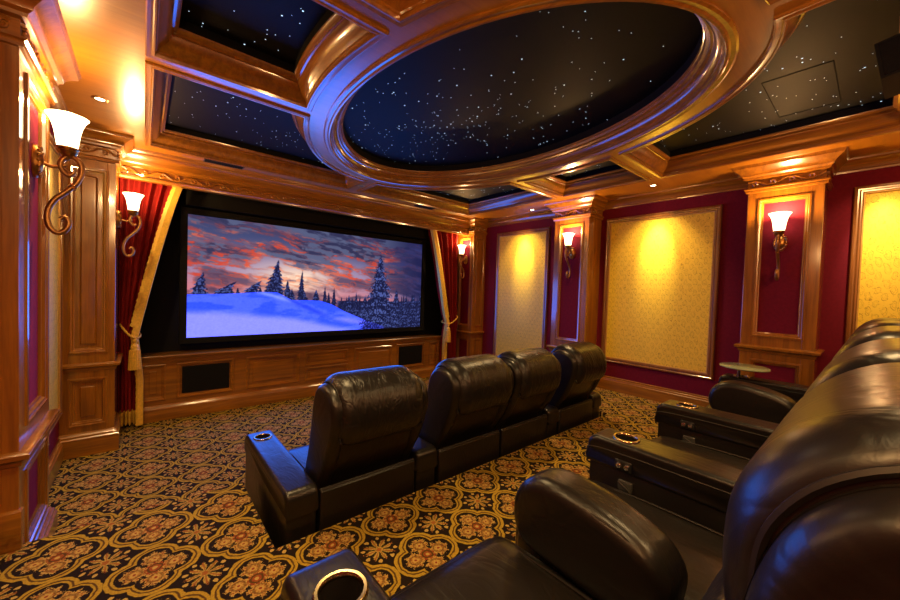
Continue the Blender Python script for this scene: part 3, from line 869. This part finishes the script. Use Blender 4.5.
curtain('red velvet curtain gathered to the left of the screen', -.172, 1, .295, -.06, -.02, -.545, 'gold tassel tieback holding the curtain left of the screen')
curtain('red velvet curtain gathered to the right of the screen', 4.065, -1, 3.42, 3.785, 3.77, -.545, 'gold tassel tieback holding the curtain right of the screen')

# ------------------------------------------------------------------ recliners
def make_cup(arm, x, y, z):
    mb = MB(); mb.lathe([(.0405, -.004), (.0405, .001), (.044, .006), (.050, .0065), (.0535, .003), (.0545, -.003)], (x, y, z), 36, cap=False)
    cup = mb.build('cup_holder', BRASSCUP, arm)
    return cup
BRASSCUP = plain('cup_ring', (.46, .36, .20), .22, 1.)
def make_arm(rt, xc, base, w=.155, controls=0, ctl_face=-1):
    """console arm: upholstered body, rounded top, a real cup well"""
    L = .89; zt = .565 - base
    mb = MB(); mb.box(xc - w / 2 + .006, xc + w / 2 - .006, .015, L - .012, .03, zt - .085, .012)
    arm = mb.build('armrest', LEATHER, rt, 40)
    prof = []
    a0, a1, z0, z1, r = 0., L, zt - .12, zt, .045
    def rc(cy, cz, s, e): return [(cy + r * math.cos(s + (e - s) * i / 6), cz + r * math.sin(s + (e - s) * i / 6)) for i in range(7)]
    prof = [(a0, z0)] + [(a1, z0)] + rc(a1 - r, z1 - r, 0, PI / 2) + rc(a0 + r, z1 - r, PI / 2, PI)
    mb = MB(); mb.loft_x(prof, xc - w / 2, xc + w / 2, .020, 5)
    pad = mb.build('arm_pad', LEATHER, arm, 50)
    # the well
    cutb = MB(); cutb.lathe([(.0415, -.085), (.0415, .05)], (xc, .755, zt), 36); cut = cutb.build('cut', CUPIN, None, 0)
    cut.parent = rt
    bo = pad.modifiers.new('well', 'BOOLEAN'); bo.object = cut; bo.operation = 'DIFFERENCE'; bo.solver = 'EXACT'
    bpy.context.view_layer.update()
    dg = bpy.context.evaluated_depsgraph_get()
    nm = bpy.data.meshes.new_from_object(pad.evaluated_get(dg))
    pad.modifiers.clear(); pad.data = nm
    bpy.data.objects.remove(cut)
    make_cup(arm, xc, .755, zt)
    mb = MB(); mb.lathe([(.041, .0), (.041, -.080), (.036, -.083), (.0, -.083)], (xc, .755, zt), 32, cap=False)
    tag(mb.build('cup_well', CUPIN, arm), 'dark inside of the cup holder')
    for s in (-1, 1):
        x = xc + s * (w / 2 - .002)
        mb = MB(); mb.tube(catmull([(x, .03, zt - .045), (x, .4, zt - .040), (x, .83, zt - .045), (x - s * .004, L - .002, zt - .08), (x - s * .008, L - .003, zt - .12)], 8), .0035, 6)
        mb.build('piping', SEAM, arm)
    if controls:
        x = xc - w / 2
        mb = MB(); mb.cushion(x - .008, x + .01, .695, .762, zt - .105, zt - .063, .006, 0, 4); sw = mb.build('control_plate', BLACKP, arm)
        mb = MB()
        for yy in (.713, .744):
            mb.lathe([(.012, .004), (.012, -.008), (.009, -.013), (.002, -.014)], (x - .002, yy, zt - .084), 16, 'x')
        mb.build('control_buttons', CHROME, arm)
        mb = MB(); mb.cushion(x - .006, x + .01, .690, .748, zt - .185, zt - .142, .006, 0, 4)
        mb.tube(catmull([(x - .008, .745, zt - .150), (x - .012, .72, zt - .160), (x - .011, .70, zt - .172), (x - .008, .695, zt - .182)], 5), .003, 6)
        mb.build('recline_latch', plain_once('latch_plastic', (.05, .05, .05), .25), arm)
    return arm
_pl = {}
def plain_once(n, *a):
    if n not in _pl: _pl[n] = plain(n, *a)
    return _pl[n]
def make_fold_arm(rt, xc):
    """padded middle arm folded down between the two seats of a pair"""
    prof = catmull([(.40, .41), (.62, .41), (.74, .425), (.783, .48), (.783, .555), (.745, .615), (.68, .642), (.58, .640), (.46, .616), (.385, .580), (.352, .51)], 5, True)
    mb = MB(); mb.loft_x([(p[0], p[1]) for p in [(q.x, q.y) for q in [Vector((a[0], a[1])) for a in prof]]], xc - .074, xc + .074, .038, 6)
    a = mb.build('folding_armrest', LEATHER, rt, 60)
    mb = MB()
    mb.tube(catmull([(xc - .055, .365, .53), (xc - .060, .45, .600), (xc - .062, .58, .622), (xc - .062, .68, .622), (xc - .061, .745, .585), (xc - .061, .772, .52)], 8), .004, 6)
    mb.build('piping', SEAM, a)
    return a
def catp(pts, n=5): return [(v.x, v.y) for v in catmull([(a, b, 0) for a, b in pts], n, True)]
def make_recliner(label, group, loc, base=0., arms=(), fold=None, w=.56, cat='recliner'):
    """origin on the floor under the rear middle of the seat; base: how much of the foot is cut away; +y is the way it faces"""
    rt = empty('recliner', loc, label, cat, group)
    B = -base; x = w / 2
    mb = MB(); mb.box(-x + .003, x - .003, .02, .78, .02, .28 + B, .012)
    mb.build('base', LEATHER, rt, 40)
    mb = MB(); mb.loft_x([(0, .03), (.05, .03), (.05, .50 + B), (.04, .525 + B), (.02, .535 + B), (.004, .52 + B)], -x + .002, x - .002, .012, 4)
    bp = mb.build('rear_panel', LEATHER, rt, 40)
    mb = MB(); mb.tube([(-x + .01, .012, .532 + B), (0, .010, .535 + B), (x - .01, .012, .532 + B)], .004, 6); mb.build('piping', SEAM, bp)
    mb = MB(); mb.cushion(-x + .024, x - .024, .12, .865, .22 + B, .405 + B, .06, .022, 12)
    st = mb.build('seat', LEATHER, rt, 80)
    for s in (-1, 1):
        mb = MB(); mb.tube(catmull([(s * (x - .085), .2, .421 + B), (s * (x - .085), .5, .425 + B), (s * (x - .085), .74, .415 + B), (s * (x - .085), .845, .37 + B), (s * (x - .085), .868, .31 + B)], 8), .0035, 6); mb.build('piping', SEAM, st)
    mb = MB(); mb.cushion(-x + .024, x - .024, .74, .875, .05, .27 + B, .04, .012, 8); mb.build('footrest', LEATHER, rt, 80)
    # back: the body, two side rolls, lumbar roll and the headrest that wraps over the top
    b0 = .0 + B
    body = catp([(.27, .42), (.235, .55), (.17, .72), (.125, .84), (.06, .98), (-.02, 1.00), (-.075, .95), (-.08, .84), (-.015, .66), (.06, .54), (.10, .42), (.16, .40)])
    mb = MB(); mb.loft_x([(y, z + B) for y, z in body], -x + .004, x - .004, .03, 5); bk = mb.build('backrest', LEATHER, rt, 60)
    roll = catp([(.27, .43), (.255, .55), (.205, .70), (.175, .84), (.158, .93), (.13, .995), (.08, 1.038), (.01, 1.045), (-.06, 1.022), (-.112, .965), (-.116, .86), (-.045, .68), (.045, .54), (.09, .42), (.16, .41)])
    for s in (-1, 1):
        a, c = sorted((s * (x - .001), s * (x - .078)))
        mb = MB(); mb.loft_x([(y, z + B) for y, z in roll], a, c, .042, 7, .030); mb.build('side_roll', LEATHER, bk, 60)
    lum = catp([(.24, .44), (.285, .50), (.285, .60), (.25, .70), (.215, .74), (.16, .72), (.16, .50)])
    mb = MB(); mb.loft_x([(y, z + B) for y, z in lum], -x + .075, x - .075, .035, 6); mb.build('lumbar_roll', LEATHER, bk, 60)
    head = catp([(.13, .745), (.17, .775), (.190, .84), (.196, .92), (.184, .985), (.145, 1.045), (.085, 1.083), (.01, 1.086), (-.07, 1.058), (-.122, 1.005), (-.150, .93), (-.152, .85), (-.125, .785), (-.09, .765), (-.06, .80), (.05, .85)])
    mb = MB(); mb.loft_x([(y, z + B) for y, z in head], -x + .042, x - .042, .075, 9, .046); hd = mb.build('headrest', CREASED if base else LEATHER, bk, 70)
    def ring(xx, sc_, r=.0038):
        cy = sum(p[0] for p in head) / len(head); cz = sum(p[1] for p in head) / len(head)
        return [(xx, cy + (p[0] - cy) * sc_, cz + (p[1] - cz) * sc_ + B) for p in head]
    hp = [Vector(p) for p in head]; m_ = len(hp)
    ar = sum(hp[i - 1].x * hp[i].y - hp[i].x * hp[i - 1].y for i in range(m_))
    def seam(xx, d, r):
        out = []
        for i in range(m_):
            t = (hp[(i + 1) % m_] - hp[i - 1]).normalized(); n_ = Vector((-t.y, t.x)) * (1 if ar > 0 else -1); q_ = hp[i] + n_ * d
            out.append((xx, q_.x, q_.y + B))
        return MB().tube(out, r, 6, True)
    for s in (-1, 1):
        seam(s * (x - .0435), .036, .0045).build('piping', SEAM, hd)
        seam(s * (x - .054), .024, .0022).build('stitching', SEAM, hd)
    for a in arms: make_arm(rt, a[0], base, controls=a[1])
    if fold is not None: make_fold_arm(rt, fold)
    return rt
FG, RG = 'front row recliners', 'rear row recliners'
# front row, standing on the lower floor inside the cut-out; the floor hides its foot
bF = .095; yF = 1.70
FX = [.578, 1.312, 2.632, 3.362]
make_recliner('front row recliner at the left end, with a console arm on both sides', FG, (.943, yF, ZF), bF, [(FX[0] - .943, 0), (FX[1] - .943, 0)])
make_recliner('second recliner from the left in the front row, left one of the joined pair', FG, (1.682, yF, ZF), bF)
make_recliner('third recliner from the left in the front row, right one of the joined pair', FG, (2.262, yF, ZF), bF, [(FX[2] - 2.262, 0)])
make_recliner('front row recliner at the right end, beside the right aisle', FG, (2.997, yF, ZF), bF, [(FX[3] - 2.997, 0)])
# rear row on the platform
yR = -.10
RX = [.30, 1.555, 2.315, 3.58]
make_recliner('nearest rear row recliner, its big headrest filling the lower right corner', RG, (.645, yR, ZP), 0, [(RX[0] - .645, 0)], .918 - .645, .54)
make_recliner('rear row recliner between the near folding arm and the first console arm with buttons', RG, (1.203, yR, ZP), 0, [(RX[1] - 1.203, 1)], None, .545)
make_recliner('rear row recliner between the two console arms with chrome buttons', RG, (1.935, yR, ZP), 0, [(RX[2] - 1.935, 1)], None, .60)
make_recliner('rear row recliner beyond the second console arm, with a raised folding arm', RG, (2.668, yR, ZP), 0, [], 2.885 - 2.668, .53)
make_recliner('farthest rear row recliner, whose outer arm carries the small glass table', RG, (3.215, yR, ZP), 0, [(RX[3] - 3.215, 0)], None, .56)

# swivel table on the last arm
rt = empty('swivel_table', (3.50, .66, ZP + .565), 'small round frosted glass swivel table on the far rear armrest', 'side table')
mb = MB(); mb.lathe([(.0, .100), (.148, .100), (.153, .104), (.153, .110), (.148, .114), (.0, .114)], (0, -.03, -.02), 48, cap=False); mb.build('tabletop', TGLASS, rt, 40)
mb = MB(); mb.lathe([(.026, 0), (.026, .006), (.012, .010), (.011, .070), (.026, .074), (.026, .0795)], (0, 0, .0005), 20); mb.build('post', CHROME, rt, 40)

# ------------------------------------------------------------------ ceiling fittings
def downlight(label, x, y, on=True):
    rt = empty('recessed_downlight', (x, y, ZS), label, 'downlight', 'recessed ceiling downlights')
    mb = MB(); mb.lathe([(.024, -.001), (.026, -.004), (.036, -.006), (.042, -.004), (.043, 0)], (0, 0, 0), 28, cap=False); mb.build('trim_ring', BRASS, rt)
    mb = MB(); mb.lathe([(.024, -.0015), (.012, -.003), (.0, -.0035)], (0, 0, 0), 20, cap=False); mb.build('lens', LENS if on else BLACKP, rt)
    return rt
def spot(x, y, z, tx, ty, tz, W, cone, blend=1., col=(1., .66, .28), size=.03):
    ld = bpy.data.lights.new('downlight_and_fill_beam', 'SPOT'); ld.energy = W; ld.color = col; ld.spot_size = math.radians(cone); ld.spot_blend = blend; ld.shadow_soft_size = size
    lo = bpy.data.objects.new('downlight_and_fill_beam', ld); C.objects.link(lo); lo.location = (x, y, z)
    lo.rotation_euler = (Vector((tx, ty, tz)) - Vector((x, y, z))).to_track_quat('-Z', 'Y').to_euler()
    return lo
DL = [('lit downlight in the left soffit above the near sconce', -.228, 3.339), ('small lit downlight above the narrow damask panel', 4.18, 3.20), ('small lit downlight above the wide damask panel', 4.08, 1.57)]
for l, x, y in DL: downlight(l, x, y)
downlight('unlit downlight under the short beam between the oval and the screen', 1.915, 3.92, False)
for x, y, lab in ((.60, 4.232, 'slotted air vent in the soffit left of the screen centre'), (3.05, 4.232, 'slotted air vent in the soffit near the right curtain')):
    rt = empty('air_vent', (x, y, ZS), lab, 'air vent', 'soffit air vents')
    mb = MB(); sweep_closed(mb, rect(-.17, .17, -.055, .055), [(0, 0), (0, -.005), (.008, -.005), (.008, 0)], lambda a, b_, h: (a, b_, h)); mb.build('vent_frame', VENTM, rt, 0)
    mb = MB(); mb.box(-.162, .162, -.047, .047, -.0015, -.0005)
    for k in range(14): mb.box(-.155 + k * .0235, -.147 + k * .0235, -.046, .046, -.005, -.001)
    mb.build('louvres', BLACKF, rt, 0)

# black box hanging at the upper right, tipped towards the seats
rt = empty('ceiling_speaker', (2.44, .03, .98), 'black box-shaped speaker tipped downwards at the upper right picture edge', 'speaker')
ev = Vector((.046, .027, .18)).normalized(); ew = Vector((.93, .01, .37)); ew = (ew - ev * ew.dot(ev)).normalized(); eu = ev.cross(ew)
if eu.y > 0: eu = -eu
def sbox(u0, u1, v0, v1, w0, w1):
    P = [eu * a + ev * b_ + ew * c for c in (w0, w1) for b_ in (v0, v1) for a in (u0, u1)]
    return MB().add(P, [(0, 1, 3, 2), (4, 6, 7, 5), (0, 4, 5, 1), (2, 3, 7, 6), (0, 2, 6, 4), (1, 5, 7, 3)])
sbox(0, .34, 0, .19, 0, .16).build('housing', BLACKP, rt, 0)
sbox(.012, .328, .012, .178, -.004, .0).build('grille', GREYF, rt, 0)
MB().tube([eu * .17 + ev * .10 + ew * .155, eu * .17 + ev * .20 + ew * .20, Vector((.12, -.12, ZS - .98 + .17))], .018, 12).build('mount', BLACKP, rt, 40)

# ------------------------------------------------------------------ light
# wall-washing downlights over the damask panels
for y in (3.45, 1.60, -.02):
    spot(4.09, y, ZS - .02, 4.40, y + .02, .50, 175 if y > 0 else 110, 35, 1., (1., .76, .42))
    spot(4.05, y, ZS - .02, 4.40, y + .02, .0, 60 if y > 0 else 25, 90)
spot(-.25, 3.40, ZS - .02, -.5, 3.40, .3, 60, 80)
spot(-.25, 1.30, ZS - .02, -.3, 1.30, -1, 60, 110)
# spots without fixtures, added to light the seats, the aisles and the carpet
for x, y in ((.05 - .25, 2.9), (.3, .3), (1.9, -.4), (3.6, -.4), (1.92, .25), (.7, 2.0), (3.1, 2.0), (.9, 2.0), (3.0, 2.0)):
    spot(x, y, ZS - .02, x, y, ZF, 42, 125, 1.)
# bare lamps standing in for unseen sconces in the rear part of the room
for x, y in ((-.25, .5), (-.25, -.45), (1.2, -.6), (2.8, -.6)):
    ld = bpy.data.lights.new('sconce_and_standin_bulb', 'POINT'); ld.energy = SCONCE_W; ld.color = (1., .56, .20); ld.shadow_soft_size = .06
    lo = bpy.data.objects.new('sconce_and_standin_bulb', ld); C.objects.link(lo); lo.location = (x, y, .78)

for x, tx in ((-.2, 1.3), (4.05, 2.6)):  # two fixtureless spots added to light the cabinet front obliquely
    spot(x, 3.75, ZS - .02, tx, 4.65, -1.0, 70, 80)

ld = bpy.data.lights.new('added_blue_glow', 'AREA'); ld.shape = 'RECTANGLE'; ld.size = SX1 - SX0; ld.size_y = .92; ld.energy = 44; ld.color = (.008, .19, 1.)  # blue lamp added before the screen; the picture alone glows too weakly
lo = bpy.data.objects.new('added_blue_glow', ld); C.objects.link(lo); lo.location = ((SX0 + SX1) / 2, SY - .02, SZ0 + .46); lo.rotation_euler = (math.radians(-90), 0, 0)

w = bpy.data.worlds.new('room_air'); sc.world = w; w.use_nodes = True
w.node_tree.nodes['Background'].inputs[0].default_value = (.02, .016, .014, 1); w.node_tree.nodes['Background'].inputs[1].default_value = .2

# ------------------------------------------------------------------ camera (15 mm class lens, slight roll)
F, YAW, PIT, ROL = 361.3733, .7034, -.0281, .0339
cd = bpy.data.cameras.new('camera'); cam = bpy.data.objects.new('camera', cd); C.objects.link(cam)
f = Vector((math.sin(YAW) * math.cos(PIT), math.cos(YAW) * math.cos(PIT), math.sin(PIT)))
r = Vector((math.cos(YAW), -math.sin(YAW), 0)); u = r.cross(f)
R_ = r * math.cos(ROL) + u * math.sin(ROL); U_ = u * math.cos(ROL) - r * math.sin(ROL)
cam.matrix_world = Matrix((( R_.x, U_.x, -f.x, 0), (R_.y, U_.y, -f.y, 0), (R_.z, U_.z, -f.z, 0), (0, 0, 0, 1)))
cd.sensor_width = 36; cd.lens = F / 900 * 36; cd.clip_start = .02; cd.clip_end = 50
sc.camera = cam

sc.view_settings.view_transform = 'Standard'; sc.view_settings.look = 'None'
sc.view_settings.exposure = .12; sc.view_settings.gamma = 1.; sc.view_settings.use_curve_mapping = False
sc.cycles.use_denoising = True
sc.cycles.max_bounces = 6; sc.cycles.diffuse_bounces = 4; sc.cycles.glossy_bounces = 3
sc.cycles.sample_clamp_indirect = 4.
